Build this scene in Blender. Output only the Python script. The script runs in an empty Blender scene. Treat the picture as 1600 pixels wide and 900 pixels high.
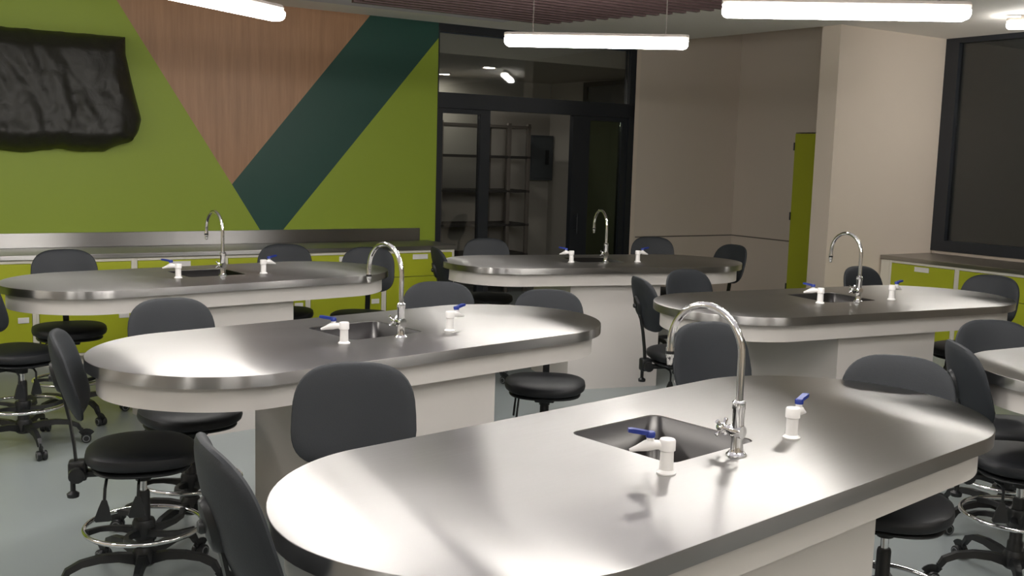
import bpy, bmesh, math, random
from mathutils import Vector, Matrix
random.seed(4)
PI = math.pi
sc = bpy.context.scene
C = sc.collection

# ------------------------------------------------------------------ camera
CAM_Z, PITCH, ROLL, FPX = 1.755, 0.12494, 0.028322, 1614.06
fw = Vector((0, math.cos(PITCH), -math.sin(PITCH)))
rt0 = Vector((1, 0, 0)); up0 = rt0.cross(fw)
rt = rt0 * math.cos(ROLL) + up0 * math.sin(ROLL)
up = -rt0 * math.sin(ROLL) + up0 * math.cos(ROLL)
cam_d = bpy.data.cameras.new('camera'); cam = bpy.data.objects.new('camera', cam_d); C.objects.link(cam)
cam.matrix_world = Matrix(((rt.x, up.x, -fw.x, 0), (rt.y, up.y, -fw.y, 0), (rt.z, up.z, -fw.z, CAM_Z), (0, 0, 0, 1)))
cam_d.sensor_fit = 'HORIZONTAL'; cam_d.sensor_width = 36; cam_d.lens = FPX * 36 / 1600
cam_d.clip_start = 0.05; cam_d.clip_end = 100
sc.camera = cam

# ------------------------------------------------------------------ world, exposure
LAMP = 48.0          # strength of the linear lamps
DOWN = 150.0          # strength of the storeroom downlights
world = bpy.data.worlds.new('night'); sc.world = world; world.use_nodes = True
world.node_tree.nodes['Background'].inputs[0].default_value = (0.02, 0.025, 0.035, 1)
world.node_tree.nodes['Background'].inputs[1].default_value = 0.5
sc.view_settings.view_transform = 'Standard'; sc.view_settings.look = 'None'
sc.view_settings.exposure = 0.0; sc.view_settings.gamma = 1.0
sc.view_settings.use_curve_mapping = False
sc.cycles.use_denoising = True
sc.cycles.max_bounces = 10; sc.cycles.diffuse_bounces = 8; sc.cycles.glossy_bounces = 5
sc.cycles.sample_clamp_indirect = 10.0
sc.cycles.caustics_reflective = True; sc.cycles.caustics_refractive = False

# ------------------------------------------------------------------ materials
def lin(c):
    return tuple(((v / 12.92) if v <= 0.04045 else ((v + 0.055) / 1.055) ** 2.4) for v in c)
def hexc(r, g, b): return lin((r / 255, g / 255, b / 255)) + (1,)
def mat(name, col, rough=0.5, metal=0.0, noise=None, bump=None, **kw):
    m = bpy.data.materials.new(name); m.use_nodes = True
    nt = m.node_tree; p = nt.nodes['Principled BSDF']
    p.inputs['Base Color'].default_value = col; p.inputs['Roughness'].default_value = rough
    p.inputs['Metallic'].default_value = metal
    for k, v in kw.items(): p.inputs[k].default_value = v
    if noise or bump:
        tc = nt.nodes.new('ShaderNodeTexCoord')
    if noise:
        scale, amt, stretch = noise
        mp = nt.nodes.new('ShaderNodeMapping'); mp.inputs['Scale'].default_value = stretch
        nz = nt.nodes.new('ShaderNodeTexNoise'); nz.inputs['Scale'].default_value = scale; nz.inputs['Detail'].default_value = 5
        mx = nt.nodes.new('ShaderNodeMix'); mx.data_type = 'RGBA'
        mx.inputs['A'].default_value = tuple(c * (1 - amt) for c in col[:3]) + (1,)
        mx.inputs['B'].default_value = tuple(min(1, c * (1 + amt)) for c in col[:3]) + (1,)
        nt.links.new(tc.outputs['Object'], mp.inputs['Vector']); nt.links.new(mp.outputs[0], nz.inputs['Vector'])
        nt.links.new(nz.outputs['Fac'], mx.inputs['Factor']); nt.links.new(mx.outputs['Result'], p.inputs['Base Color'])
    if bump:
        bs, bst = bump
        bn = nt.nodes.new('ShaderNodeTexNoise'); bn.inputs['Scale'].default_value = bs; bn.inputs['Detail'].default_value = 3
        bp = nt.nodes.new('ShaderNodeBump'); bp.inputs['Strength'].default_value = bst; bp.inputs['Distance'].default_value = 0.01
        nt.links.new(tc.outputs['Object'], bn.inputs['Vector'])
        nt.links.new(bn.outputs['Fac'], bp.inputs['Height']); nt.links.new(bp.outputs[0], p.inputs['Normal'])
    return m
def emit(name, col, s):
    m = bpy.data.materials.new(name); m.use_nodes = True
    p = m.node_tree.nodes['Principled BSDF']
    p.inputs['Base Color'].default_value = (0.8, 0.8, 0.8, 1)
    p.inputs['Emission Color'].default_value = col; p.inputs['Emission Strength'].default_value = s
    return m
def brushed(name, base, rough, aniso):
    m = bpy.data.materials.new(name); m.use_nodes = True
    nt = m.node_tree; p = nt.nodes['Principled BSDF']
    p.inputs['Metallic'].default_value = 1; p.inputs['Base Color'].default_value = base
    p.inputs['Anisotropic'].default_value = aniso
    tg = nt.nodes.new('ShaderNodeTangent'); tg.direction_type = 'UV_MAP'; tg.uv_map = 'UVMap'
    nt.links.new(tg.outputs[0], p.inputs['Tangent'])
    uv = nt.nodes.new('ShaderNodeUVMap'); uv.uv_map = 'UVMap'
    mp = nt.nodes.new('ShaderNodeMapping'); mp.inputs['Scale'].default_value = (260, 2.2, 1)
    nz = nt.nodes.new('ShaderNodeTexNoise'); nz.inputs['Scale'].default_value = 1; nz.inputs['Detail'].default_value = 4
    nt.links.new(uv.outputs[0], mp.inputs['Vector']); nt.links.new(mp.outputs[0], nz.inputs['Vector'])
    big = nt.nodes.new('ShaderNodeTexNoise'); big.inputs['Scale'].default_value = 2.3; big.inputs['Detail'].default_value = 2
    nt.links.new(uv.outputs[0], big.inputs['Vector'])
    ad = nt.nodes.new('ShaderNodeMath'); ad.operation = 'ADD'
    nt.links.new(nz.outputs['Fac'], ad.inputs[0]); nt.links.new(big.outputs['Fac'], ad.inputs[1])
    mr = nt.nodes.new('ShaderNodeMapRange'); mr.inputs['From Min'].default_value = 0.7; mr.inputs['From Max'].default_value = 1.3
    mr.inputs['To Min'].default_value = rough - 0.025; mr.inputs['To Max'].default_value = rough + 0.025
    nt.links.new(ad.outputs[0], mr.inputs['Value']); nt.links.new(mr.outputs[0], p.inputs['Roughness'])
    bp = nt.nodes.new('ShaderNodeBump'); bp.inputs['Strength'].default_value = 0.0045; bp.inputs['Distance'].default_value = 0.001
    nt.links.new(nz.outputs['Fac'], bp.inputs['Height']); nt.links.new(bp.outputs[0], p.inputs['Normal'])
    return m
def wood():
    m = bpy.data.materials.new('wood_cladding'); m.use_nodes = True
    nt = m.node_tree; p = nt.nodes['Principled BSDF']; p.inputs['Roughness'].default_value = 0.42
    tc = nt.nodes.new('ShaderNodeTexCoord')
    mp = nt.nodes.new('ShaderNodeMapping'); mp.inputs['Scale'].default_value = (9, 9, 0.55)
    nz = nt.nodes.new('ShaderNodeTexNoise'); nz.inputs['Scale'].default_value = 2.2; nz.inputs['Detail'].default_value = 7; nz.inputs['Roughness'].default_value = 0.65
    cr = nt.nodes.new('ShaderNodeValToRGB')
    cr.color_ramp.elements[0].position = 0.3; cr.color_ramp.elements[0].color = hexc(152, 114, 84)
    cr.color_ramp.elements[1].position = 0.72; cr.color_ramp.elements[1].color = hexc(174, 133, 100)
    nt.links.new(tc.outputs['Object'], mp.inputs['Vector']); nt.links.new(mp.outputs[0], nz.inputs['Vector'])
    nt.links.new(nz.outputs['Fac'], cr.inputs['Fac']); nt.links.new(cr.outputs[0], p.inputs['Base Color'])
    return m
M = dict(
    steel=brushed('brushed_steel', (0.395, 0.387, 0.377, 1), 0.305, 1.0),
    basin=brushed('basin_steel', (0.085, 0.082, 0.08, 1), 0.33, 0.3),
    chrome=mat('chrome', (0.82, 0.82, 0.82, 1), 0.07, 1.0),
    white=mat('white_laminate', hexc(212, 207, 202), 0.45, noise=(3, 0.02, (1, 1, 1))),
    cabwhite=mat('white_cabinet', hexc(222, 218, 206), 0.4, noise=(3, 0.02, (1, 1, 1))),
    lime=mat('lime_laminate', hexc(172, 180, 40), 0.38, noise=(2, 0.03, (1, 1, 1))),
    limewall=mat('lime_wall_paint', hexc(140, 160, 44), 0.5, noise=(1.5, 0.04, (1, 1, 1))),
    dkgreen=mat('dark_green_paint', hexc(26, 70, 60), 0.45, noise=(1.5, 0.05, (1, 1, 1))),
    wood=wood(),
    ceil=mat('ceiling_paint', hexc(242, 238, 232), 0.9, noise=(1, 0.02, (1, 1, 1))),
    lav=mat('ceiling_panel_paint', hexc(214, 210, 220), 0.9, noise=(1, 0.02, (1, 1, 1))),
    cream=mat('cream_wall_paint', hexc(208, 196, 182), 0.75, noise=(1.2, 0.03, (1, 1, 1))),
    grey=mat('grey_wall_paint', hexc(200, 190, 178), 0.7, noise=(1.2, 0.03, (1, 1, 1))),
    floor=mat('floor_epoxy', hexc(142, 150, 150), 0.3, noise=(0.8, 0.07, (1, 1, 1)), bump=(3, 0.03)),
    frame=mat('black_aluminium', hexc(30, 34, 40), 0.4, noise=(4, 0.05, (1, 1, 1))),
    blind=mat('charcoal_blind', hexc(58, 62, 64), 0.75, noise=(60, 0.08, (1, 1, 0.1))),
    fabric=mat('black_upholstery', hexc(33, 37, 42), 0.62, noise=(9, 0.12, (1, 1, 1)), bump=(220, 0.08)),
    vinyl=mat('black_seat_vinyl', hexc(24, 26, 30), 0.5, noise=(9, 0.12, (1, 1, 1)), bump=(220, 0.08)),
    plastic=mat('black_plastic', hexc(27, 29, 31), 0.42, noise=(20, 0.08, (1, 1, 1))),
    rim=mat('grey_caster_rim', hexc(120, 122, 124), 0.4, noise=(20, 0.05, (1, 1, 1))),
    pvc=mat('white_plastic', hexc(232, 230, 228), 0.35, noise=(20, 0.02, (1, 1, 1))),
    blue=mat('blue_plastic', hexc(24, 46, 128), 0.35, noise=(20, 0.05, (1, 1, 1))),
    green=mat('green_index', hexc(20, 90, 70), 0.4, noise=(20, 0.05, (1, 1, 1))),
    housing=mat('lamp_housing', hexc(178, 170, 160), 0.5, noise=(8, 0.02, (1, 1, 1))),
    lamp=emit('lamp_diffuser', (1.0, 0.965, 0.91, 1), LAMP),
    down=emit('downlight', (1.0, 0.95, 0.86, 1), DOWN),
    baffle=mat('brown_baffle', hexc(98, 78, 78), 0.6, noise=(5, 0.08, (1, 1, 1))),
    store=mat('storeroom_paint', hexc(172, 168, 160), 0.8, noise=(1, 0.03, (1, 1, 1))),
    rack=mat('rack_steel', hexc(120, 114, 108), 0.45, 0.4, noise=(5, 0.05, (1, 1, 1))),
    rackd=mat('rack_shelf', hexc(58, 56, 54), 0.5, 0.2, noise=(5, 0.05, (1, 1, 1))),
    panelbox=mat('panel_grey', hexc(76, 82, 86), 0.45, noise=(5, 0.05, (1, 1, 1))),
    dado=mat('panel_joint', hexc(96, 90, 84), 0.6, noise=(5, 0.05, (1, 1, 1))),
)
def bagmat():
    m = mat('black_plastic_sheet', hexc(36, 35, 30), 0.5)
    nt = m.node_tree; p = nt.nodes['Principled BSDF']
    tc = nt.nodes.new('ShaderNodeTexCoord')
    nz = nt.nodes.new('ShaderNodeTexNoise'); nz.inputs['Scale'].default_value = 6; nz.inputs['Detail'].default_value = 6; nz.inputs['Distortion'].default_value = 1.2
    bp = nt.nodes.new('ShaderNodeBump'); bp.inputs['Strength'].default_value = 0.4; bp.inputs['Distance'].default_value = 0.02
    nt.links.new(tc.outputs['Object'], nz.inputs['Vector']); nt.links.new(nz.outputs['Fac'], bp.inputs['Height']); nt.links.new(bp.outputs[0], p.inputs['Normal'])
    return m
M['bag'] = bagmat()
def glassmat(name, tint, refl=1.0):
    m = bpy.data.materials.new(name); m.use_nodes = True; nt = m.node_tree
    out = nt.nodes['Material Output']; nt.nodes.remove(nt.nodes['Principled BSDF'])
    tr = nt.nodes.new('ShaderNodeBsdfTransparent'); tr.inputs[0].default_value = tint
    gl = nt.nodes.new('ShaderNodeBsdfGlossy'); gl.inputs['Roughness'].default_value = 0.02
    fr = nt.nodes.new('ShaderNodeFresnel'); fr.inputs['IOR'].default_value = 1.5
    mx = nt.nodes.new('ShaderNodeMixShader')
    nt.links.new(fr.outputs[0], mx.inputs[0]); nt.links.new(tr.outputs[0], mx.inputs[1]); nt.links.new(gl.outputs[0], mx.inputs[2])
    nt.links.new(mx.outputs[0], out.inputs['Surface'])
    return m
M['glass'] = glassmat('clear_glass', (0.85, 0.86, 0.85, 1))
M['gglass'] = glassmat('green_reflection_glass', (0.42, 0.47, 0.38, 1))  # green reflection on the leaf glass is put into its tint

# ------------------------------------------------------------------ mesh builder
class MB:
    def __init__(s): s.v = []; s.f = []; s.m = []; s.sm = []; s.uv = {}
    def add(s, vs, fs, mi=0, smooth=False):
        b = len(s.v); s.v += [tuple(v) for v in vs]
        for f in fs: s.f.append(tuple(i + b for i in f)); s.m.append(mi); s.sm.append(smooth)
        return s
    def box(s, a, b, mi=0, xf=None):
        x0, y0, z0 = a; x1, y1, z1 = b
        vs = [(x0,y0,z0),(x1,y0,z0),(x1,y1,z0),(x0,y1,z0),(x0,y0,z1),(x1,y0,z1),(x1,y1,z1),(x0,y1,z1)]
        if xf: vs = [xf(*v) for v in vs]
        return s.add(vs, [(0,3,2,1),(4,5,6,7),(0,1,5,4),(1,2,6,5),(2,3,7,6),(3,0,4,7)], mi)
    def rbox(s, a, b, r=0.004, mi=0, xf=None, seg=2):
        bm = bmesh.new(); bmesh.ops.create_cube(bm, size=1)
        for v in bm.verts:
            v.co = Vector(((a[0]+b[0])/2+v.co.x*(b[0]-a[0]), (a[1]+b[1])/2+v.co.y*(b[1]-a[1]), (a[2]+b[2])/2+v.co.z*(b[2]-a[2])))
        bmesh.ops.bevel(bm, geom=bm.edges[:], offset=r, segments=seg, affect='EDGES', profile=0.5)
        vs = [tuple(v.co) for v in bm.verts]
        if xf: vs = [tuple(xf(*v)) for v in vs]
        bm.verts.index_update()
        fs = [tuple(v.index for v in f.verts) for f in bm.faces]; bm.free()
        return s.add(vs, fs, mi, False)
    def sweep(s, pts, prof, mi=0, smooth=True, cap=True, closed=False, upv=(0, 0, 1), scales=None):
        P = [Vector(p) for p in pts]; n = len(P); k = len(prof); vs = []
        for i, p in enumerate(P):
            if closed: t = P[(i+1) % n] - P[i-1]
            else: t = P[min(i+1, n-1)] - P[max(i-1, 0)]
            t.normalize(); u = Vector(upv)
            if abs(t.dot(u)) > 0.98: u = Vector((1, 0, 0)) if abs(t.x) < 0.9 else Vector((0, 1, 0))
            if i and not closed and abs(t.dot(Vector(upv))) > 0.7: u = prevb
            a = t.cross(u).normalized(); b = a.cross(t).normalized(); prevb = b
            sx = sy = 1
            if scales: sx, sy = scales[i]
            for q in prof: vs.append(p + a * q[0] * sx + b * q[1] * sy)
        fs = []
        for i in range(n if closed else n - 1):
            j = (i + 1) % n
            for q in range(k):
                r = (q + 1) % k; fs.append((i*k+q, i*k+r, j*k+r, j*k+q))
        s.add(vs, fs, mi, smooth)
        if cap and not closed:
            b0 = len(s.v) - len(vs)
            s.f.append(tuple(b0 + q for q in range(k))[::-1]); s.m.append(mi); s.sm.append(False)
            s.f.append(tuple(b0 + (n-1)*k + q for q in range(k))); s.m.append(mi); s.sm.append(False)
        return s
    def tube(s, pts, r, seg=12, **kw):
        if not isinstance(r, (int, float)):
            rr = r; kw['scales'] = [(x, x) for x in rr]; r = 1
        return s.sweep(pts, [(r*math.cos(2*PI*i/seg), r*math.sin(2*PI*i/seg)) for i in range(seg)], **kw)
    def lathe(s, prof, seg=24, mi=0, o=(0, 0, 0), axis='z', smooth=True):
        vs = []
        for r, h in prof:
            for i in range(seg):
                a = 2*PI*i/seg; x, y = r*math.cos(a), r*math.sin(a)
                v = (x, y, h) if axis == 'z' else ((h, x, y) if axis == 'x' else (x, h, y))
                vs.append((v[0]+o[0], v[1]+o[1], v[2]+o[2]))
        n = len(prof); fs = []
        for i in range(n-1):
            for q in range(seg): fs.append((i*seg+q, i*seg+(q+1) % seg, (i+1)*seg+(q+1) % seg, (i+1)*seg+q))
        s.add(vs, fs, mi, smooth)
        b0 = len(s.v) - len(vs)
        s.f.append(tuple(b0+q for q in range(seg))[::-1]); s.m.append(mi); s.sm.append(False)
        s.f.append(tuple(b0+(n-1)*seg+q for q in range(seg))); s.m.append(mi); s.sm.append(False)
        return s
    def prism(s, poly, z0, z1, mi=0, xf=None):
        n = len(poly)
        vs = [(p[0], p[1], z0) for p in poly] + [(p[0], p[1], z1) for p in poly]
        if xf: vs = [tuple(xf(*v)) for v in vs]
        fs = [tuple(range(n))[::-1], tuple(range(n, 2*n))] + [(i, (i+1) % n, n+(i+1) % n, n+i) for i in range(n)]
        return s.add(vs, fs, mi)
    def build(s, name, mats, parent=None, loc=None, normals=True):
        me = bpy.data.meshes.new(name); me.from_pydata(s.v, [], s.f)
        if not isinstance(mats, (list, tuple)): mats = [mats]
        for m in mats: me.materials.append(m)
        for p, mi, sm in zip(me.polygons, s.m, s.sm): p.material_index = mi; p.use_smooth = sm
        if normals:
            bm = bmesh.new(); bm.from_mesh(me); bmesh.ops.recalc_face_normals(bm, faces=bm.faces[:]); bm.to_mesh(me); bm.free()
        if any(s.sm): me.set_sharp_from_angle(angle=math.radians(42))
        o = bpy.data.objects.new(name, me); C.objects.link(o)
        if parent: o.parent = parent
        if loc: o.location = loc
        return o
def empty(name, loc=(0, 0, 0), rz=0, label=None, cat=None, group=None, kind=None):
    o = bpy.data.objects.new(name, None); C.objects.link(o); o.empty_display_size = 0.1
    o.location = loc; o.rotation_euler = (0, 0, rz); tag(o, label, cat, group, kind); return o
def tag(o, label=None, cat=None, group=None, kind=None):
    if label: o['label'] = label
    if cat: o['category'] = cat
    if group: o['group'] = group
    if kind: o['kind'] = kind
    return o
def dup(o, parent=None):
    c = o.copy(); C.objects.link(c)
    if parent: c.parent = parent
    for ch in list(o.children): dup(ch, c)
    return c
def pad(a, b, t, m=2.8, p=2.6, nu=44, nv=15, fn=None, taper=0.0):
    """cushion: superellipse outline a x b, thickness t; fn maps (u, v, w) to xyz"""
    vs = []; fs = []
    for j in range(nv):
        al = -PI/2 + PI*j/(nv-1)
        r = abs(math.cos(al)) ** (2/p); h = math.copysign(abs(math.sin(al)) ** (2/p), al)
        if j in (0, nv-1): r = 0.0
        for i in range(nu):
            be = 2*PI*i/nu; cx, sy = math.cos(be), math.sin(be)
            u = math.copysign(abs(cx) ** (2/m), cx) * a * r; v = math.copysign(abs(sy) ** (2/m), sy) * b * r
            u *= 1 - taper * v / b
            vs.append(fn(u, v, h*t/2))
    for j in range(nv-1):
        for i in range(nu): fs.append((j*nu+i, j*nu+(i+1) % nu, (j+1)*nu+(i+1) % nu, (j+1)*nu+i))
    return vs, fs
def addpad(mb, *a, mi=0, **k):
    vs, fs = pad(*a, **k); mb.add(vs, fs, mi, True); return mb
def weld(o, d=1e-5):
    bm = bmesh.new(); bm.from_mesh(o.data); bmesh.ops.remove_doubles(bm, verts=bm.verts[:], dist=d)
    bmesh.ops.recalc_face_normals(bm, faces=bm.faces[:]); bm.to_mesh(o.data); bm.free(); return o

# ------------------------------------------------------------------ room frame: s along the lime wall, t out of it into the room
TH = 0.57
W0 = Vector((-0.8778, 10.541)); E = Vector((math.cos(TH), math.sin(TH))); N = Vector((-math.sin(TH), math.cos(TH)))
def rw(s, t, z=0.0):
    p = W0 + E*s - N*t; return (p.x, p.y, z)
S_R, S_L, T_B = 4.53, -8.6, 12.6      # right wall, far left wall, wall behind the camera
CEIL = 3.08

def struct(name, mb, mats, parent=None, **k):
    o = mb.build(name, mats, parent, **k)
    if parent is None: o['kind'] = 'structure'
    return o
mb = MB(); mb.prism([(S_L-.1, -2.9), (S_R+.2, -2.9), (S_R+.2, T_B+.1), (S_L-.1, T_B+.1)], -0.1, 0.0, xf=rw); struct('floor', mb, M['floor'])

# lime wall with the V mural; the wall is 12 cm thick
PZ = [(-3.055, CEIL), (-2.02, 1.447), (-1.735, 0.99), (-1.565, 0.99), (0.085, 2.93), (0.085, CEIL), (-0.665, CEIL)]
mb = MB()
def wallpoly(pts, mi): mb.add([rw(s, 0, z) for s, z in pts], [tuple(range(len(pts)))], mi)
wallpoly([(S_L, 0), (-1.735, 0), (-1.735, .99), (-2.02, 1.447), (-3.055, CEIL), (S_L, CEIL)], 0)
wallpoly([(-3.055, CEIL), (-2.02, 1.447), (-0.665, CEIL)], 1)
wallpoly([(-2.02, 1.447), (-1.735, .99), (-1.565, .99), (.085, 2.93), (.085, CEIL), (-.665, CEIL)], 2)
wallpoly([(-1.735, 0), (.085, 0), (.085, 2.93), (-1.565, .99), (-1.735, .99)], 0)
mb.add([rw(.085, 0, 0), rw(.085, -.12, 0), rw(.085, -.12, CEIL), rw(.085, 0, CEIL)], [(0, 1, 2, 3)], 0)
mb.add([rw(.085, -.12, 0), rw(S_L, -.12, 0), rw(S_L, -.12, CEIL), rw(.085, -.12, CEIL)], [(0, 1, 2, 3)], 3)
struct('wall_left', mb, [M['limewall'], M['wood'], M['dkgreen'], M['store']], normals=False)
# grey wall right of the glazed door wall, corner, wall with the green door
mb = MB(); mb.prism([(2.70, -.12), (4.26, -.12), (4.26, 0), (2.70, 0)], 0, 3.45, xf=rw); struct('wall_back', mb, M['grey'])
mb = MB()
mb.prism([(4.26, -.12), (S_R+.12, -.12), (S_R+.12, .95), (4.26, .95)], 0, 3.45, xf=rw)
mb.prism([(4.26, 1.85), (S_R+.12, 1.85), (S_R+.12, 2.43), (4.26, 2.43)], 0, 3.45, xf=rw)
mb.prism([(4.26, .95), (S_R+.12, .95), (S_R+.12, 1.85), (4.26, 1.85)], 2.14, 3.45, xf=rw)
mb.prism([(4.40, .95), (S_R+.12, .95), (S_R+.12, 1.85), (4.40, 1.85)], 0, 2.14, xf=rw)
struct('wall_alcove', mb, M['grey'])
mb = MB(); mb.prism([(2.72, 0), (4.255, 0), (4.255, .006), (2.72, .006)], .879, .891, xf=rw)
mb.prism([(4.254, .006), (4.26, .006), (4.26, .945), (4.254, .945)], .879, .891, xf=rw); struct('trim_2', mb, M['dado'])
# fin of cream wall between the alcove and the window
mb = MB(); mb.prism([(2.91, 2.43), (S_R+.1, 2.43), (S_R+.1, 2.65), (2.91, 2.65)], 0, 3.45, xf=rw); struct('wall_fin', mb, M['cream'])
# right wall with window
WZ = 0.93
mb = MB()
mb.prism([(S_R, 2.65), (S_R+.12, 2.65), (S_R+.12, T_B), (S_R, T_B)], 0, WZ, xf=rw)
mb.prism([(S_R, 8.5), (S_R+.12, 8.5), (S_R+.12, T_B), (S_R, T_B)], WZ, CEIL, xf=rw)
struct('wall_right', mb, M['cream'])
mb = MB(); mb.prism([(S_L, T_B), (S_R, T_B), (S_R, T_B+.12), (S_L, T_B+.12)], 0, CEIL, xf=rw); struct('wall_rear', mb, M['cream'])
mb = MB(); mb.prism([(S_L-.12, -.12), (S_L, -.12), (S_L, T_B+.12), (S_L-.12, T_B+.12)], 0, CEIL, xf=rw); struct('wall_far_left', mb, M['cream'])
# ceilings: main one at 3.08 m with an inner panel, a higher one over the alcove
mb = MB()
mb.prism([(S_L-.1, -.12), (2.66, -.12), (2.66, 0), (2.93, 2.60), (S_R+.12, 2.60), (S_R+.12, T_B+.12), (S_L-.1, T_B+.12)][::1], CEIL, CEIL+.12, xf=rw)
struct('ceiling', mb, M['ceil'])
mb = MB(); mb.prism([(2.4, -.14), (S_R+.12, -.14), (S_R+.12, 3.0), (2.4, 3.0)], 3.45, 3.5, xf=rw); struct('ceiling_alcove', mb, M['ceil'])
mb = MB(); mb.prism([(-6.5, .78), (0.35, .78), (0.35, 9.0), (-6.5, 9.0)], CEIL-.045, CEIL, xf=rw); struct('ceiling_panel', mb, M['lav'])

# brown baffles hung under the ceiling, ends cut on a diagonal
br = empty('ceiling_baffles', rw(0.9, 2.2, 0), 0, 'brown slatted ceiling baffles with a stepped diagonal end above the hanging lamps', 'ceiling baffles')
NB = 22
c0 = Vector((0.262, 9.50)); c1 = Vector((2.30, 7.72)); step = (c1 - c0) / (NB-1)
for i in range(NB):
    p = c0 + step*i; q = p - E*(1.9 + 0.0*i)
    b = MB(); w = N * 0.022
    vs = []
    for z in (2.955, CEIL):
        for a in (p-w, p+w, q+w, q-w): vs.append((a.x-br.location.x, a.y-br.location.y, z))
    b.add(vs, [(0,1,2,3),(4,7,6,5),(0,4,5,1),(1,5,6,2),(2,6,7,3),(3,7,4,0)])
    b.build('baffle', M['baffle'], br)

# ------------------------------------------------------------------ glazed door wall (s 0.085 .. 2.70)
def fr(mb, s0, s1, z0, z1, t0=-.09, t1=-.02, mi=0): mb.prism([(s0, t0), (s1, t0), (s1, t1), (s0, t1)], z0, z1, mi, xf=rw)
mb = MB(); fr(mb, .088, 2.64, 2.245, 2.40, -.1, 0); fr(mb, .088, 2.56, 3.01, CEIL, -.1, 0); fr(mb, 2.56, 2.64, 0, CEIL, -.1, 0)
fr(mb, .085, .10, 2.40, 3.01, -.1, 0)
wf = struct('window_1', mb, M['frame'])
mb = MB(); fr(mb, .10, 2.56, 2.40, 3.01, -.055, -.047); p = mb.build('pane', M['glass'], wf)
def leaf(name, s0, s1, stl, str_, ztop, gm, label):
    mb = MB()
    fr(mb, s0, s0+stl, 0, 2.243); fr(mb, s1-str_, s1, 0, 2.243); fr(mb, s0+stl, s1-str_, ztop, 2.243); fr(mb, s0+stl, s1-str_, 0, .12)
    o = struct(name, mb, M['frame']); o['label'] = label
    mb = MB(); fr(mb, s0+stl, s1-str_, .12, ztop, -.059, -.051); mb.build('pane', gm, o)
    return o
leaf('door_1', .088, .728, .072, .118, 2.195, M['glass'], 'black framed glazed door leaf beside the lime wall')
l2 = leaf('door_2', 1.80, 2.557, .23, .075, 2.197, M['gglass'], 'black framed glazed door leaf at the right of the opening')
mb = MB()
for z in (.98, 1.12): mb.tube([rw(1.86, -.02, z), rw(1.86, .03, z)], .006, 8)
mb.tube([rw(1.86, .03, .94), rw(1.86, .03, 1.16)], .008, 10); mb.build('door_handle', M['frame'], l2)
mb = MB(); fr(mb, 2.642, 2.70, 0, CEIL, -.12, .0); struct('trim_1', mb, M['cream'])
# green door in the alcove wall
mb = MB(); mb.prism([(4.235, .965), (4.285, .965), (4.285, 1.84), (4.235, 1.84)], .01, 2.125, xf=rw)
gd = struct('door_3', mb, M['lime']); 
for z in (.35, 1.18, 1.98):
    b = MB(); b.tube([rw(4.228, .962, z-.045), rw(4.228, .962, z+.045)], .009, 8); b.build('hinge', M['frame'], gd)
# window on the right
mb = MB()
def frw(mb, t0, t1, z0, z1, s0=0.0, s1=0.10): mb.prism([(S_R+s0, t0), (S_R+s1, t0), (S_R+s1, t1), (S_R+s0, t1)], z0, z1, xf=rw)
frw(mb, 2.65, 2.80, WZ, CEIL, -.03, .1); frw(mb, 8.35, 8.5, WZ, CEIL, -.03, .1); frw(mb, 2.8, 8.35, WZ, WZ+.11, -.03, .1); frw(mb, 2.8, 8.35, CEIL-.05, CEIL, -.03, .1)
frw(mb, 5.5, 5.6, WZ+.11, CEIL-.05, -.03, .1)
w2 = struct('window_2', mb, M['frame'])
mb = MB(); frw(mb, 2.8, 5.5, WZ+.11, CEIL-.05, .02, .03); frw(mb, 5.6, 8.35, WZ+.11, CEIL-.05, .02, .03); mb.build('pane', M['glass'], w2)
mb = MB(); frw(mb, 2.8, 5.5, WZ+.11, CEIL-.05, .045, .05); frw(mb, 5.6, 8.35, WZ+.11, CEIL-.05, .045, .05)
o = mb.build('roller_blind', M['blind'], w2); o['label'] = 'charcoal roller blind'

# ------------------------------------------------------------------ storeroom behind the glass
mb = MB(); mb.prism([(-1.2, -2.9), (3.5, -2.9), (3.5, -2.78), (-1.2, -2.78)], 0, 2.80, xf=rw); struct('wall_storeroom_back', mb, M['store'])
mb = MB(); mb.prism([(3.38, -2.78), (3.5, -2.78), (3.5, -.12), (3.38, -.12)], 0, 2.80, xf=rw); struct('wall_storeroom_right', mb, M['store'])
mb = MB(); mb.prism([(-1.2, -2.78), (-1.08, -2.78), (-1.08, -.12), (-1.2, -.12)], 0, 2.80, xf=rw); struct('wall_storeroom_left', mb, M['store'])
mb = MB(); mb.prism([(-1.2, -2.78), (3.5, -2.78), (3.5, -.121), (-1.2, -.121)], 2.80, 3.0, xf=rw); struct('ceiling_storeroom', mb, M['store'])
mb = MB()
for a, b, z0, z1 in ((-1.95, -1.87, 2.3, 2.78), (-.62, -.54, 2.3, 2.78), (-1.87, -.62, 2.72, 2.78), (-1.87, -.62, 2.3, 2.36)):
    mb.prism([(3.33, a), (3.38, a), (3.38, b), (3.33, b)], z0, z1, xf=rw)
w3 = struct('window_3', mb, M['frame'])
mb = MB(); mb.prism([(3.36, -1.87), (3.37, -1.87), (3.37, -.62), (3.36, -.62)], 2.36, 2.72, xf=rw); mb.build('pane', M['panelbox'], w3)
for k, (s, t, lb) in enumerate(((1.47, -2.40, 'small round storeroom downlight behind the glass, the left and lower one'), (1.36, -1.12, 'small round storeroom downlight behind the glass, the right and higher one'))):
    r = empty('downlight', rw(s, t, 2.80), 0, lb, 'downlight', 'downlights in the storeroom ceiling')
    MB().lathe([(.085, 0), (.085, -.012), (.072, -.014), (.070, -.004)], 24).build('bezel', M['housing'], r)
    MB().lathe([(.069, -.003), (.069, -.008), (.04, -.009)], 24).build('diffuser', M['down'], r)
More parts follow.
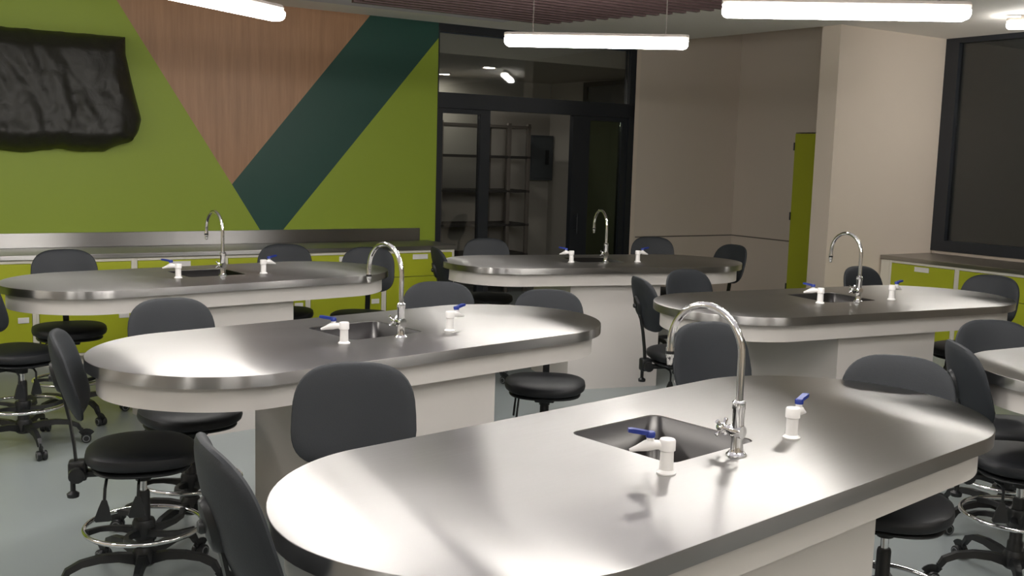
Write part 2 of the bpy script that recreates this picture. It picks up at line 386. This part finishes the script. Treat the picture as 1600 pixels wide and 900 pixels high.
# storage rack: uprights and shelves
r = empty('storage_rack', rw(1.28, -2.35, 0), TH, 'open metal storage rack with dark shelves seen behind the glazed door', 'shelving')
for x in (-1.15, -.02, .98, 1.28):
    for y in (-.28, .22):
        MB().rbox((x-.025, y-.02, 0), (x+.025, y+.02, 2.20), .003).build('upright', M['rack'], r)
for z in (.12, .50, .89, 1.33, 1.77, 2.16):
    b = MB(); b.rbox((-1.18, -.30, z-.02), (1.31, .24, z+.015), .003)
    b.build('shelf', M['rackd'] if z < 2.1 else M['rack'], r)
r = empty('electrical_panel', rw(3.17, -2.70, 1.46), TH, 'grey wall-mounted electrical panel box on the storeroom wall, seen through the door opening', 'electrical panel')
MB().rbox((-.19, -.05, 0), (.19, .075, .62), .006).build('cabinet', M['panelbox'], r)
MB().rbox((-.165, -.062, .03), (.165, -.05, .59), .003).build('door', M['panelbox'], r)
MB().rbox((.05, -.072, .22), (.11, -.062, .42), .003).build('latch', M['frame'], r)

# ------------------------------------------------------------------ counters
def counter_unit(root_loc, rz, w, depth, label, group, handle_right=True):
    r = empty('base_cabinet', root_loc, rz, label, 'cabinet', group)
    # local: x along the front, y into the cabinet, front face at y=0
    b = MB(); b.box((0, .02, .08), (w, depth, .10)); b.box((0, .02, .10), (.018, depth, .86)); b.box((w-.018, .02, .10), (w, depth, .86))
    b.box((.018, depth-.01, .10), (w-.018, depth, .86)); b.box((0, .06, 0), (w, .08, .08)); b.box((.018, .02, .84), (w-.018, depth, .86)); b.box((.018,.02,.595),(w-.018,depth,.61))
    b.build('carcass', M['cabwhite'], r)
    b = MB(); b.rbox((0, 0, .08), (.024, .02, .86), .002); b.rbox((w-.024, 0, .08), (w, .02, .86), .002)
    b.rbox((.024, 0, .836), (w-.024, .02, .86), .002); b.rbox((.024, 0, .08), (w-.024, .02, .10), .002)
    b.build('face_frame', M['cabwhite'], r)
    d = MB().rbox((.027, -.003, .612), (w-.027, .017, .833), .002).build('drawer', M['lime'], r)
    h = MB(); cx = w/2
    h.rbox((cx-.08, -.012, .775), (cx+.08, -.003, .782), .002); h.rbox((cx-.08, -.012, .815), (cx+.08, -.003, .822), .002)
    h.rbox((cx-.08, -.009, .782), (cx+.08, -.003, .815), .001)
    h.build('handle', M['pvc'], d)
    d = MB().rbox((.027, -.003, .103), (w-.027, .017, .607), .002).build('door', M['lime'], r)
    x1 = w-.05 if handle_right else .13
    h = MB(); h.rbox((x1-.08, -.012, .37), (x1, -.003, .415), .003); h.build('handle', M['pvc'], d)
    return r
LU = ['the rightmost', 'second from the right', 'third from the right', 'fourth from the right',
      'fifth from the right', 'sixth from the right, leftmost in view']
for k in range(6):
    s0 = -.02 - .75*(k+1)
    counter_unit(rw(s0, .60), TH, .75, .585, 'lime base cabinet under the mural wall counter, ' + LU[k], 'lime cabinets along the mural wall')
def steel_uv(me, fn):
    uvl = me.uv_layers.new(name='UVMap')
    for p in me.polygons:
        for li in p.loop_indices:
            uvl.data[li].uv = fn(me.vertices[me.loops[li].vertex_index].co, p.normal)
# counter top with a curled front edge and a back splash
r = empty('steel_countertop', rw(-4.6, 0, .862), TH, 'long brushed steel countertop with upright backsplash below the mural wall', 'countertop')
o = MB().rbox((-0.0, -.62, 0), (4.60, -.004, .04), .006, seg=3).build('worktop', M['steel'], r)
steel_uv(o.data, lambda c, n: (c.y, c.x) if abs(n.z) > .5 else (c.z, c.x + c.y))
o = MB().rbox((0, -.022, .041), (4.50, -.004, .165), .004).build('backsplash', M['steel'], r)
steel_uv(o.data, lambda c, n: (c.z, c.x) if abs(n.z) < .5 else (c.y, c.x))
# right counter along the window wall: local x runs towards the camera
RS = 3.72; TR = TH - PI/2
for k, txt in enumerate(('nearest the cream wall', 'second from the cream wall', 'third from the cream wall')):
    counter_unit(rw(RS, 2.66 + .12*(k == 0)*0 + .10 + .745*k), TR, .745, .80, 'lime base cabinet under the window counter, ' + txt, 'lime cabinets along the window wall')
b = MB(); b.prism([(RS+.005, 2.655), (S_R-.005, 2.655), (S_R-.005, 2.755), (RS+.005, 2.755)], 0, .858, xf=rw)
tag(b.build('end_panel', M['cabwhite']), 'white vertical end panel closing the window counter against the cream fin wall', 'panel')
r = empty('steel_countertop', rw(RS-.02, 2.655, .862), TR, 'brushed steel countertop below the dark window at the right', 'countertop')
o = MB().rbox((0, 0, 0), (2.45, S_R-RS+.015-.04, .04), .006, seg=3).build('worktop', M['steel'], r)
steel_uv(o.data, lambda c, n: (c.y, c.x) if abs(n.z) > .5 else (c.z, c.x + c.y))

# ------------------------------------------------------------------ laboratory tables
ZT = .955; A_, B_, C_, NX = 1.2668, .5158, .4812, 1.87
def outline(inset=0.0, k=22):
    a, b, c = A_-inset, B_-inset, C_-inset*.9
    q = []
    for i in range(k+1):
        t = PI/2*i/k; q.append((a-c+c*max(0, math.cos(t))**(2/NX), b*max(0, math.sin(t))**(2/NX)))
    up_ = q + [(-x, y) for x, y in q[::-1]]
    return up_ + [(-x, -y) for x, y in up_[1:-1]] if False else up_ + [(-x, -y) for x, y in up_][1:-1]
SX0, SX1, SY0, SY1 = -.185, .205, -.105, .285
def rrect(x0, x1, y0, y1, r, k=5):
    P = []
    for cx, cy, a0 in ((x1-r, y1-r, 0), (x0+r, y1-r, PI/2), (x0+r, y0+r, PI), (x1-r, y0+r, 3*PI/2)):
        for i in range(k+1):
            a = a0 + PI/2*i/k; P.append((cx+r*math.cos(a), cy+r*math.sin(a)))
    return P
def make_worktop():
    bm = bmesh.new()
    def ring(pts, z): return [bm.verts.new((x, y, z)) for x, y in pts]
    def bridge(a, b):
        n = len(a)
        for i in range(n): bm.faces.new((a[i], a[(i+1) % n], b[(i+1) % n], b[i]))
    def loop(vs): return [bm.edges.get((vs[i], vs[(i+1) % len(vs)])) or bm.edges.new((vs[i], vs[(i+1) % len(vs)])) for i in range(len(vs))]
    r0 = ring(outline(.003), ZT); r1 = ring(outline(.0008), ZT-.001); r2 = ring(outline(0), ZT-.0035); r3 = ring(outline(0), ZT-.045); r4 = ring(outline(.03), ZT-.045)
    hole = rrect(SX0, SX1, SY0, SY1, .035)
    h0 = ring(hole, ZT); h1 = ring(hole, ZT-.003)
    hb = ring(hole, ZT-.045)
    e = loop(r0) + loop(h0)
    bmesh.ops.triangle_fill(bm, use_beauty=True, use_dissolve=False, edges=e)
    bridge(r0, r1); bridge(r1, r2); bridge(r2, r3); bridge(r3, r4)
    bridge(h0, h1); bridge(h1, hb)
    bmesh.ops.triangle_fill(bm, use_beauty=True, use_dissolve=False, edges=loop(r4)+loop(hb))
    bmesh.ops.recalc_face_normals(bm, faces=bm.faces[:])
    me = bpy.data.meshes.new('worktop'); bm.to_mesh(me); bm.free()
    me.materials.append(M['steel'])
    for p in me.polygons: p.use_smooth = abs(p.normal.z) < .5
    me.set_sharp_from_angle(angle=math.radians(25))
    def f(c, n):
        if abs(n.z) > .6: return (c.y, c.x)
        return (c.z, math.atan2(c.y, c.x)*.6 + c.x)
    steel_uv(me, f)
    o = bpy.data.objects.new('worktop', me); C.objects.link(o); return o
def make_basin():
    b = MB(); D = .20; vs = []; rings = []
    for z, ins, rr in ((ZT-.004, .0005, .035), (ZT-D+.03, .006, .04), (ZT-D+.008, .014, .045), (ZT-D, .035, .05), (ZT-D-.004, .15, .02)):
        rings.append([(x, y, z) for x, y in rrect(SX0+ins, SX1-ins, SY0+ins, SY1-ins, rr)])
    n = len(rings[0]); vs = [v for r_ in rings for v in r_]
    fs = [(i*n+q, i*n+(q+1) % n, (i+1)*n+(q+1) % n, (i+1)*n+q) for i in range(len(rings)-1) for q in range(n)]
    fs.append(tuple((len(rings)-1)*n+q for q in range(n)))
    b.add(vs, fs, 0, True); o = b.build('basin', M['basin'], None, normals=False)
    steel_uv(o.data, lambda c, n: (c.z*1.0 + c.x*.01, c.x + c.y) if abs(n.z) < .6 else (c.y, c.x))
    s_ = o.modifiers.new('shell', 'SOLIDIFY'); s_.thickness = .0015; s_.offset = -1
    cx, cy = (SX0+SX1)/2, (SY0+SY1)/2
    d = MB().lathe([(.038, 0), (.038, .003), (.03, .003), (.026, .0005), (.002, .0005)], 24, o=(cx, cy, ZT-D-.003)).build('drain', M['chrome'])
    d.parent = o; return o
troot = empty('laboratory_table')
w = make_worktop(); w.parent = troot
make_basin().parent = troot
o_ = outline(.042)
b = MB(); oi = outline(.062); n = len(o_)
vs = [(x, y, .815) for x, y in o_] + [(x, y, .909) for x, y in o_] + [(x, y, .909) for x, y in oi] + [(x, y, .815) for x, y in oi]
fs = []
for k in range(4):
    for q in range(n): fs.append((k*n+q, k*n+(q+1) % n, ((k+1) % 4)*n+(q+1) % n, ((k+1) % 4)*n+q))
b.add(vs, fs, 0, False)
ap = b.build('apron', M['white'], troot)
for p in ap.data.polygons: p.use_smooth = abs(p.normal.z) < .5
ap.data.set_sharp_from_angle(angle=math.radians(30))
ap['label'] = 'white curved apron band'
b = MB()
for q0, q1 in (((-.38, -.40), (.38, -.38)), ((-.38, .38), (.38, .40)), ((-.38, -.38), (-.36, .38)), ((.36, -.38), (.38, .38))):
    b.box((*q0, 0), (*q1, .908))

pd = b.build('pedestal', M['white'], troot); pd['label'] = 'white box pedestal'
TABLES = [
    (0.507, 2.889, .7352, 'nearest and largest oval steel-topped laboratory table, white apron and sink'),
    (-0.615, 4.606, .7454, 'oval steel laboratory table at middle left, just behind the nearest table'),
    (-1.953, 6.647, .6995, 'oval steel-topped laboratory table at the back left, in front of the lime cabinets'),
    (0.671, 8.280, .3358, 'farthest oval steel-topped laboratory table, in front of the glazed door wall'),
    (2.008, 6.271, .4635, 'oval steel-topped laboratory table at the right, in front of the cream fin wall'),
    (3.101, 4.529, .50, 'oval steel-topped laboratory table cut off by the right edge of the photo')]
# ------------------------------------------------------------------ faucet and gas valves (origin on the worktop)
def make_faucet():
    r = empty('gooseneck_faucet')
    MB().lathe([(.028, 0), (.029, .004), (.024, .009), (.019, .012), (.017, .02), (.0165, .13), (.019, .133), (.019, .15), (.015, .154), (.0125, .156)], 24).build('body', M['chrome'], r)
    R = .125; zc = .279; pts = [(0, 0, .15), (0, 0, .2), (0, 0, .25)]
    for i in range(0, 25):
        a = PI*i/24; pts.append((0, R-R*math.cos(a), zc+R*math.sin(a)))
    pts += [(0, 2*R, .262)]
    MB().tube(pts, .0105, 14, upv=(1, 0, 0)).build('spout', M['chrome'], r)
    n_ = MB().lathe([(.0125, .264), (.0125, .255), (.0095, .253), (.0095, .247), (.0125, .246), (.0115, .236), (.009, .233), (.0085, .215), (.006, .213)], 16, o=(0, 2*R, 0)).build('nozzle', M['chrome'], r)
    MB().lathe([(.0129, .2535), (.0129, .2465)], 16, o=(0, 2*R, 0)).build('nozzle_ring', M['plastic'], n_)
    v = MB(); v.lathe([(.013, .010), (.013, .03), (.009, .034), (.009, .042), (.014, .046), (.014, .058), (.011, .062)], 18, o=(0, 0, .068), axis='y')
    v.lathe([(.018, -.018), (.02, -.01), (.02, .01), (.018, .018)], 18, o=(0, 0, .068), axis='y')
    v = v.build('valve', M['chrome'], r)
    h = MB()
    for k in range(4):
        a = PI/4 + k*PI/2; dx, dz = math.cos(a), math.sin(a)
        h.tube([(dx*.008, .052, .068+dz*.008), (dx*.022, .054, .068+dz*.022), (dx*.029, .056, .068+dz*.029)], [.0052, .0048, .0068], 8)
    h.build('cross_handle', M['chrome'], v)
    MB().lathe([(.0095, .0625), (.0095, .066), (.006, .067)], 14, o=(0, 0, .068), axis='y').build('index_cap', M['green'], v)
    return r
def make_valve():
    r = empty('gas_valve')
    MB().lathe([(.025, 0), (.026, .004), (.022, .008), (.0185, .011), (.0175, .055), (.0175, .06), (.0215, .063), (.0215, .088), (.019, .092)], 24).build('column', M['pvc'], r)
    nz = MB(); nz.tube([(.015, 0, .076), (.03, 0, .076), (.045, 0, .076), (.056, 0, .073), (.078, 0, .066), (.098, 0, .060)], [.012, .0125, .0155, .0145, .0085, .0045], 16)
    nz.tube([(.045, 0, .082), (.045, 0, .098)], .010, 14, upv=(0, 1, 0))
    nz.build('nozzle', M['pvc'], r)
    l = MB(); l.lathe([(.0125, .096), (.0125, .108), (.010, .111)], 16, o=(.045, 0, 0))
    l.sweep([(.036, 0, .103), (.06, 0, .108), (.092, 0, .113), (.104, 0, .114)], [(-.010, -.0055), (.010, -.0055), (.010, .0055), (-.010, .0055)], smooth=False, scales=[(1, 1), (.8, 1), (.95, 1), (.8, .8)])
    lv = l.build('lever', M['blue'], r); lv['label'] = 'blue lever handle'
    return r
fproto, vproto = make_faucet(), make_valve()
used = [False, False, False]
def inst(proto, k):
    if not used[k]: used[k] = True; return proto
    return dup(proto)
TN = ['nearest table', 'middle left table', 'back left table', 'farthest table', 'right table']
for i, (x, y, a, lb) in enumerate(TABLES):
    t = inst(troot, 0); t.location = (x, y, 0); t.rotation_euler = (0, 0, a); tag(t, lb, 'laboratory table', 'oval steel laboratory tables')
    if i > 4: continue
    def tp(lx, ly): return (x + lx*math.cos(a) - ly*math.sin(a), y + lx*math.sin(a) + ly*math.cos(a), ZT)
    ly = -.16 if i in (0, 1) else -.12
    f = inst(fproto, 1); f.location = tp(.028, ly); f.rotation_euler = (0, 0, a)
    tag(f, 'tall chrome gooseneck faucet beside the sink of the ' + TN[i], 'faucet', 'gooseneck faucets on the tables')
    for sgn, lx, rot, side in ((-1, -.262, 2.45, 'left'), (1, .315, .2, 'right')):
        v = inst(vproto, 2); v.location = tp(lx, ly+.01); v.rotation_euler = (0, 0, a+rot)
        tag(v, 'white gas valve with blue lever, %s of the faucet on the %s' % (side, TN[i]), 'gas valve', 'gas valves on the tables')

# ------------------------------------------------------------------ stools (sitter faces +X, origin on the floor under the seat)
def make_stool():
    r = empty('swivel_stool')
    def seat_fn(u, v, w_):
        d = (u/.21)**2
        return (u, v, .555 + w_ - .012*max(0, u/.21)**3 + (.006*(v/.22)**2 if w_ > 0 else 0))
    st = addpad(MB(), .215, .225, .085, m=2.5, p=2.9, fn=seat_fn).build('seat', M['vinyl'], r); weld(st)
    sh = addpad(MB(), .19, .20, .03, m=2.6, p=3, fn=lambda u, v, w_: (u, v, .508 + w_)).build('seat_shell', M['plastic'], r); weld(sh)
    m_ = MB(); m_.rbox((-.12, -.055, .468), (.09, .055, .502), .008); m_.rbox((-.215, -.03, .47), (-.10, .03, .492), .005); m_.lathe([(.03, .44), (.032, .47)], 18)
    m_ = m_.build('mechanism', M['plastic'], r)
    for yy, xx in ((-.12, -.13), (-.10, -.01)):
        l = MB(); l.tube([(xx, yy+.06, .482), (xx, yy-.02, .482), (xx-.003, yy-.045, .465), (xx-.006, yy-.05, .41)], .006, 8)
        l.sweep([(xx-.006, yy-.05, .42), (xx-.008, yy-.052, .39), (xx-.012, yy-.056, .345), (xx-.012, yy-.056, .338)], [(-.015, -.006), (.015, -.006), (.015, .006), (-.015, .006)], smooth=False, upv=(0, 1, 0), scales=[(.6, .8), (1.3, 1), (2.1, 1), (1.7, .7)])
        l.build('lever', M['plastic'], m_)
    # J bar
    pts = [(-.13, 0, .482), (-.2, 0, .480), (-.232, 0, .488), (-.246, 0, .52), (-.252, 0, .60), (-.266, 0, .70), (-.286, 0, .80), (-.302, 0, .87)]
    J = MB().sweep(pts, [(-.019, -.0045), (.019, -.0045), (.019, .0045), (-.019, .0045)], smooth=False).build('back_post', M['plastic'], r)
    k = MB(); k.rbox((-.275, -.034, .455), (-.205, .034, .535), .012); k.lathe([(.008, -.075), (.03, -.072), (.032, -.05), (.012, -.045), (.012, -.03)], 14, o=(-.24, 0, .49), axis='y')
    k.lathe([(.022, -.065), (.024, -.05), (.01, -.04), (.01, .02)], 12, o=(-.26, 0, .452), axis='z')
    k.build('adjuster', M['plastic'], J)
    # backrest, curved round the sitter and leaning back
    LEAN = .27
    def back_fn(u, v, w_):   # u = sideways, v = up, w = depth
        x0 = -.268 + w_ + 1.05*u*u - .015*math.cos(v/.21*1.4)
        z0 = v
        return (x0 - math.sin(LEAN)*z0, u, .880 + z0*math.cos(LEAN))
    bk = addpad(MB(), .208, .176, .052, m=3.1, p=2.7, taper=.04, fn=back_fn).build('backrest', M['fabric'], r); weld(bk)
    q = MB(); q.lathe([(.052, 0), (.052, .010), (.045, .022), (.03, .026)], 20, axis='x')
    for i, v in enumerate(q.v): q.v[i] = (-.298 - v[0] - .25*v[2]*1.25, v[1]*.75, .868 + v[2]*1.25)
    q.lathe([(.012, -.036), (.016, -.030), (.016, -.022)], 10, o=(-.300, 0, .868), axis='x')
    q.build('back_bracket', M['plastic'], bk)
    # column
    MB().lathe([(.0145, .38), (.0145, .475)], 16).build('gas_lift', M['chrome'], r)
    MB().lathe([(.034, .12), (.032, .20), (.026, .21), (.025, .385), (.022, .395)], 20).build('column_shroud', M['plastic'], r)
    # foot ring
    R = .225
    ring = MB().tube([(R*math.cos(2*PI*i/56), R*math.sin(2*PI*i/56), .25) for i in range(56)], .0095, 10, closed=True).build('foot_ring', M['chrome'], r)
    s_ = MB(); s_.lathe([(.042, .20), (.045, .215), (.045, .265), (.04, .277)], 20)
    for i in range(5):
        a = 2*PI*i/5 + .3
        s_.sweep([((.035 + (R-.045)*f_)*math.cos(a+.5*f_*f_), (.035+(R-.045)*f_)*math.sin(a+.5*f_*f_), .23+.02*f_) for f_ in (0, .25, .5, .75, 1)],
                 [(-.014, -.011), (.014, -.011), (.010, .011), (-.010, .011)], smooth=False, scales=[(1.2, 1.4), (1, 1.1), (.9, .9), (.85, .8), (1.0, .9)])
    s_.build('ring_bracket', M['plastic'], ring)
    # five star base
    hub = MB().lathe([(.034, .085), (.046, .095), (.046, .145), (.036, .165)], 20).build('base_hub', M['plastic'], r)
    arm = MB().sweep([(.03, 0, .118), (.10, 0, .136), (.17, 0, .140), (.24, 0, .132), (.29, 0, .110), (.312, 0, .074)],
                     [(-.022, -.016), (.022, -.016), (.015, .014), (-.015, .014)], smooth=False, scales=[(1.15, 1.35), (1, 1.1), (.9, .95), (.8, .85), (.75, .8), (.6, .6)])
    arm = arm.build('base_arm', M['plastic'], r)
    c = MB(); c.lathe([(.008, .05), (.008, .09)], 10, o=(.312, 0, 0))
    for y in (-.016, .016):
        c.lathe([(.012, y-.0115), (.026, y-.0105), (.0285, y-.006), (.0285, y+.006), (.026, y+.0105), (.012, y+.0115)], 20, o=(.335, 0, .0285), axis='y')
        c.lathe([(.0165, y-.0125), (.020, y-.0123), (.020, y+.0123), (.0165, y+.0125)], 18, mi=1, o=(.335, 0, .0285), axis='y')
        c.lathe([(.0120, y-.0132), (.0155, y-.0131), (.0155, y+.0131), (.0120, y+.0132)], 18, o=(.335, 0, .0285), axis='y')
    hood = []
    for i in range(7):
        a = PI*i/6*.62 + .55
        hood.append((.335+.0335*math.cos(a), 0, .0285+.0335*math.sin(a)))
    c.sweep(hood, [(-.022, -.003), (.022, -.003), (.022, .003), (-.022, .003)], smooth=False, upv=(0, 1, 0))
    c = c.build('caster', [M['plastic'], M['rim']], r)
    for i in range(5):
        if i == 0: a1, c1 = arm, c
        else: a1 = dup(arm); c1 = dup(c)
        a1.rotation_euler = c1.rotation_euler = (0, 0, 2*PI*i/5 + .35)
    return r
sproto = make_stool(); first = [True]
UPPER = {'seat', 'seat_shell', 'mechanism', 'back_post', 'backrest', 'gas_lift'}
def stool(bx, by, phi, label, group, dz=0.0, base=0.0, off=.318, ring=0.0):
    """bx, by: centre of the backrest's upper edge"""
    if first[0]: first[0] = False; o = sproto
    else: o = dup(sproto)
    o.location = (bx + off*math.cos(phi), by + off*math.sin(phi), 0); o.rotation_euler = (0, 0, phi)
    for ch in o.children:
        n_ = ch.name.split('.')[0]
        if n_ in UPPER: ch.location.z = dz
        else: ch.location.z = 0
        if n_ == 'foot_ring': ch.location.z = ring
        if n_ in ('base_arm', 'caster'): ch.rotation_euler.z += base
    tag(o, 'black swivel stool ' + label, 'stool', group)
    return o
G = ['stools round the %s' % n for n in TN] + ['stools round the table at the right edge']
stool(-.53, 3.47, -1.42, "facing the camera behind the left end of the nearest table", G[0])
stool(-.622, 2.07, .50, "largest in view, seen from behind at the nearest table's left end", G[0], dz=.11)
stool(1.49, 3.89, -1.95, "behind the nearest table's right part, seat showing under the apron", G[0], base=.4)
stool(.866, 4.60, -1.12, "between the nearest and right tables, directly behind the largest faucet", G[0], base=.2)
stool(-1.64, 4.87, -.95, 'behind the left part of the middle left table', G[1], base=.04)
stool(-1.755, 3.90, .32, "at the middle left table's left end, its foot ring in view", G[1], base=.5)
stool(-.416, 5.83, -1.50, 'behind the middle left table, just right of its faucet', G[1])
stool(.215, 5.97, -1.62, "behind the middle left table's right end, seat showing under the apron", G[1], dz=-.045, base=.3)
stool(-3.00, 6.86, -1.08, "behind the left part of the back left table, before lime cabinets", G[2], dz=.02, base=.1)
stool(-2.985, 5.60, 1.05, "cut off by the photo's left edge, star base and caster visible", G[2], base=.25)
stool(-1.76, 7.95, -1.40, "behind the back left table, just right of its faucet", G[2], base=.88)
stool(-1.10, 7.90, -1.62, 'at the right end of the back left table', G[2])
stool(-.618, 8.05, .30, 'seen edge-on at the left end of the farthest table', G[3])
stool(-.238, 9.12, -1.50, "behind the farthest table's left part, in front of the glazed door", G[3])
stool(1.325, 9.86, -1.58, "behind the farthest table, before the grey wall", G[3])
stool(1.98, 9.17, -2.60, 'at the right end of the farthest table, turned towards it', G[3])
stool(.775, 6.36, .22, "seen obliquely from behind at the right table's left end", G[4], base=.2)
stool(1.215, 7.28, -1.05, 'behind the left part of the right table', G[4], dz=-.04)
stool(2.50, 7.47, -1.0, "behind the right table's faucet, against the cream wall", G[4])
stool(3.33, 7.09, -2.45, "behind the right table's right end, in front of the window cabinets", G[4])
stool(1.85, 4.25, -.08, "seen from behind just beyond the right end of the nearest table", G[5], base=.3, ring=.07)
stool(2.475, 5.27, -1.6, 'behind the table at the right edge of the photo', G[5], dz=-.05, base=.92)

# ------------------------------------------------------------------ linear lamps
def make_lamp():
    r = empty('linear_lamp')
    L = 1.22
    # housing: tapered body on top, local x along the lamp, z=0 is the diffuser bottom
    def prof(w0, w1, z0, z1, x0, x1, ch=.02):
        b = MB(); vs = []
        P = [(-w1, z1), (-w0, (z0+z1)/2), (-w0*.93, z0), (w0*.93, z0), (w0, (z0+z1)/2), (w1, z1)]
        for x, k in ((x0, .8), (x0+ch, 1), (x1-ch, 1), (x1, .8)):
            for (yy, zz) in P: vs.append((x, yy*k, (z0+z1)/2 + (zz-(z0+z1)/2)*k))
        n_ = len(P); fs = []
        for i in range(3):
            for q in range(n_): fs.append((i*n_+q, i*n_+(q+1) % n_, (i+1)*n_+(q+1) % n_, (i+1)*n_+q))
        fs.append(tuple(range(n_))); fs.append(tuple(3*n_+q for q in range(n_)))
        b.add(vs, fs); return b
    prof(.040, .028, .060, .092, -L/2, L/2).build('housing', M['housing'], r)
    # round-bottomed diffuser
    P = [(-.038, .062), (-.050, .046), (-.050, .026), (-.043, .008), (-.030, 0), (.030, 0), (.043, .008), (.050, .026), (.050, .046), (.038, .062)]
    b = MB(); vs = []
    X = ((-L/2+.004, .6), (-L/2+.012, .86), (-L/2+.03, 1), (L/2-.03, 1), (L/2-.012, .86), (L/2-.004, .6))
    for x, k in X:
        for (yy, zz) in P: vs.append((x, yy*(.7+.3*k), .046+(zz-.046)*k))
    n_ = len(P); fs = []
    for i in range(len(X)-1):
        for q in range(n_): fs.append((i*n_+q, i*n_+(q+1) % n_, (i+1)*n_+(q+1) % n_, (i+1)*n_+q))
    fs.append(tuple(range(n_))); fs.append(tuple((len(X)-1)*n_+q for q in range(n_)))
    b.add(vs, fs, 0, False); b.build('diffuser', M['lamp'], r)
    return r
lproto = make_lamp(); lf = [True]
def lamp(x, y, z, rz, label, hang=True):
    if lf[0]: lf[0] = False; o = lproto
    else: o = dup(lproto)
    o.location = (x, y, z); o.rotation_euler = (0, 0, rz); tag(o, label, 'lamp', 'linear ceiling lamps')
    lamps.append((o, z, hang)); return o
lamps = []
lamp(.51, 7.02, 2.50, -.097, 'hanging linear lamp in the middle, in front of the glazed door wall')
lamp(1.64, 5.36, 2.50, -.092, 'hanging linear lamp at the upper right, above the right table')
lamp(-1.645, 5.56, 2.50, 1.131, 'hanging linear lamp at the upper left, in front of the wooden mural triangle')
lamp(4.72, 8.82, 2.965, -.35, 'ceiling-mounted linear lamp at the top right corner by the window', False)
for (x, y, a) in ((-.75, 4.05, 1.13), (.85, 2.9, -.09), (2.9, 3.4, 1.13), (-2.9, 3.3, 1.13), (.2, .6, -.09), (-2.0, .9, 1.13), (2.2, .5, -.09), (-4.6, 4.2, -.09)):  # unseen lamps added as light sources; the first two shape the tabletop reflections
    lamp(x, y, 2.50, a, 'unseen hanging linear lamp added for light above the front of the room')
for o, z, hang in lamps:
    if hang:
        for x in (-.42, .46):
            b = MB(); b.tube([(x, 0, .086), (x, 0, CEIL-.047-z)], .0035, 6, upv=(1, 0, 0)); b.lathe([(.014, .086), (.011, .098)], 10, o=(x, 0, 0))
            b.build('suspension_rod', M['rack'], o)
    else:
        b = MB(); b.rbox((-.5, -.02, .086), (.5, .02, CEIL-z-.0), .002); b.build('mounting_rail', M['housing'], o)

# ------------------------------------------------------------------ wrapped screen on the lime wall
def wrapped():
    r = empty('wrapped_screen', rw(-3.54, 0, 1.70), TH, 'wall-mounted screen wrapped in crumpled black plastic sheet on the lime wall', 'wrapped screen')
    from mathutils import noise
    nx, nz = 64, 44; vs = []; fs = []
    def P(u, v, side):
        x = -.66 + (1.26 - .07*(v < .0))*u; z = .01 + .97*v
        # outline: sagging bottom, bulge low on the right
        x += .13*max(0, 1-abs(v-.30)/.55)*max(0, (u-.8)/.2) - .02*(1-v)*(u > .97)
        z -= (.012*math.sin(u*7.0) + .010*math.cos(u*17))*(1-v)
        if u > .84 and v < .2: z += .11*(u-.84)/.16*(1-v/.2)
        d = .17 + .10*(1-v)**1.5
        e = min(min(u, 1-u)*9, min(v, 1-v)*7, 1); e = max(0, e)**.5
        y = -.05 - d*e if side else -.03
        if side:
            n1 = noise.noise(Vector((u*7, v*2.2, 3.1))); n2 = noise.noise(Vector((u*16+v*5, v*6, 8.3)))
            fold = abs(noise.noise(Vector((u*9+v*3, v*2.0, 1.7))))
            y += (.014*n1 + .010*n2 - .04*fold + .012*noise.noise(Vector((u*30, v*14, 5)))*(1-v*.6))*e
            z += .01*n2*(1-e); x += .012*n1*(1-e)
        return (x, y, z)
    for side in (0, 1):
        for j in range(nz+1):
            for i in range(nx+1): vs.append(P(i/nx, j/nz, side))
    K = (nx+1)*(nz+1)
    for sd in (0, 1):
        for j in range(nz):
            for i in range(nx):
                a = sd*K + j*(nx+1) + i; fs.append((a, a+1, a+nx+2, a+nx+1))
    bd = [(i, 0) for i in range(nx)] + [(nx, j) for j in range(nz)] + [(i, nz) for i in range(nx, 0, -1)] + [(0, j) for j in range(nz, 0, -1)]
    ids = [j*(nx+1)+i for i, j in bd]
    for k in range(len(ids)):
        a, b_ = ids[k], ids[(k+1) % len(ids)]; fs.append((a, b_, b_+K, a+K))
    MB().add(vs, fs, 0, True).build('plastic_sheet', M['bag'], r)
    MB().rbox((-.2, -.045, .35), (.2, 0, .65), .004).build('wall_bracket', M['frame'], r)
wrapped()
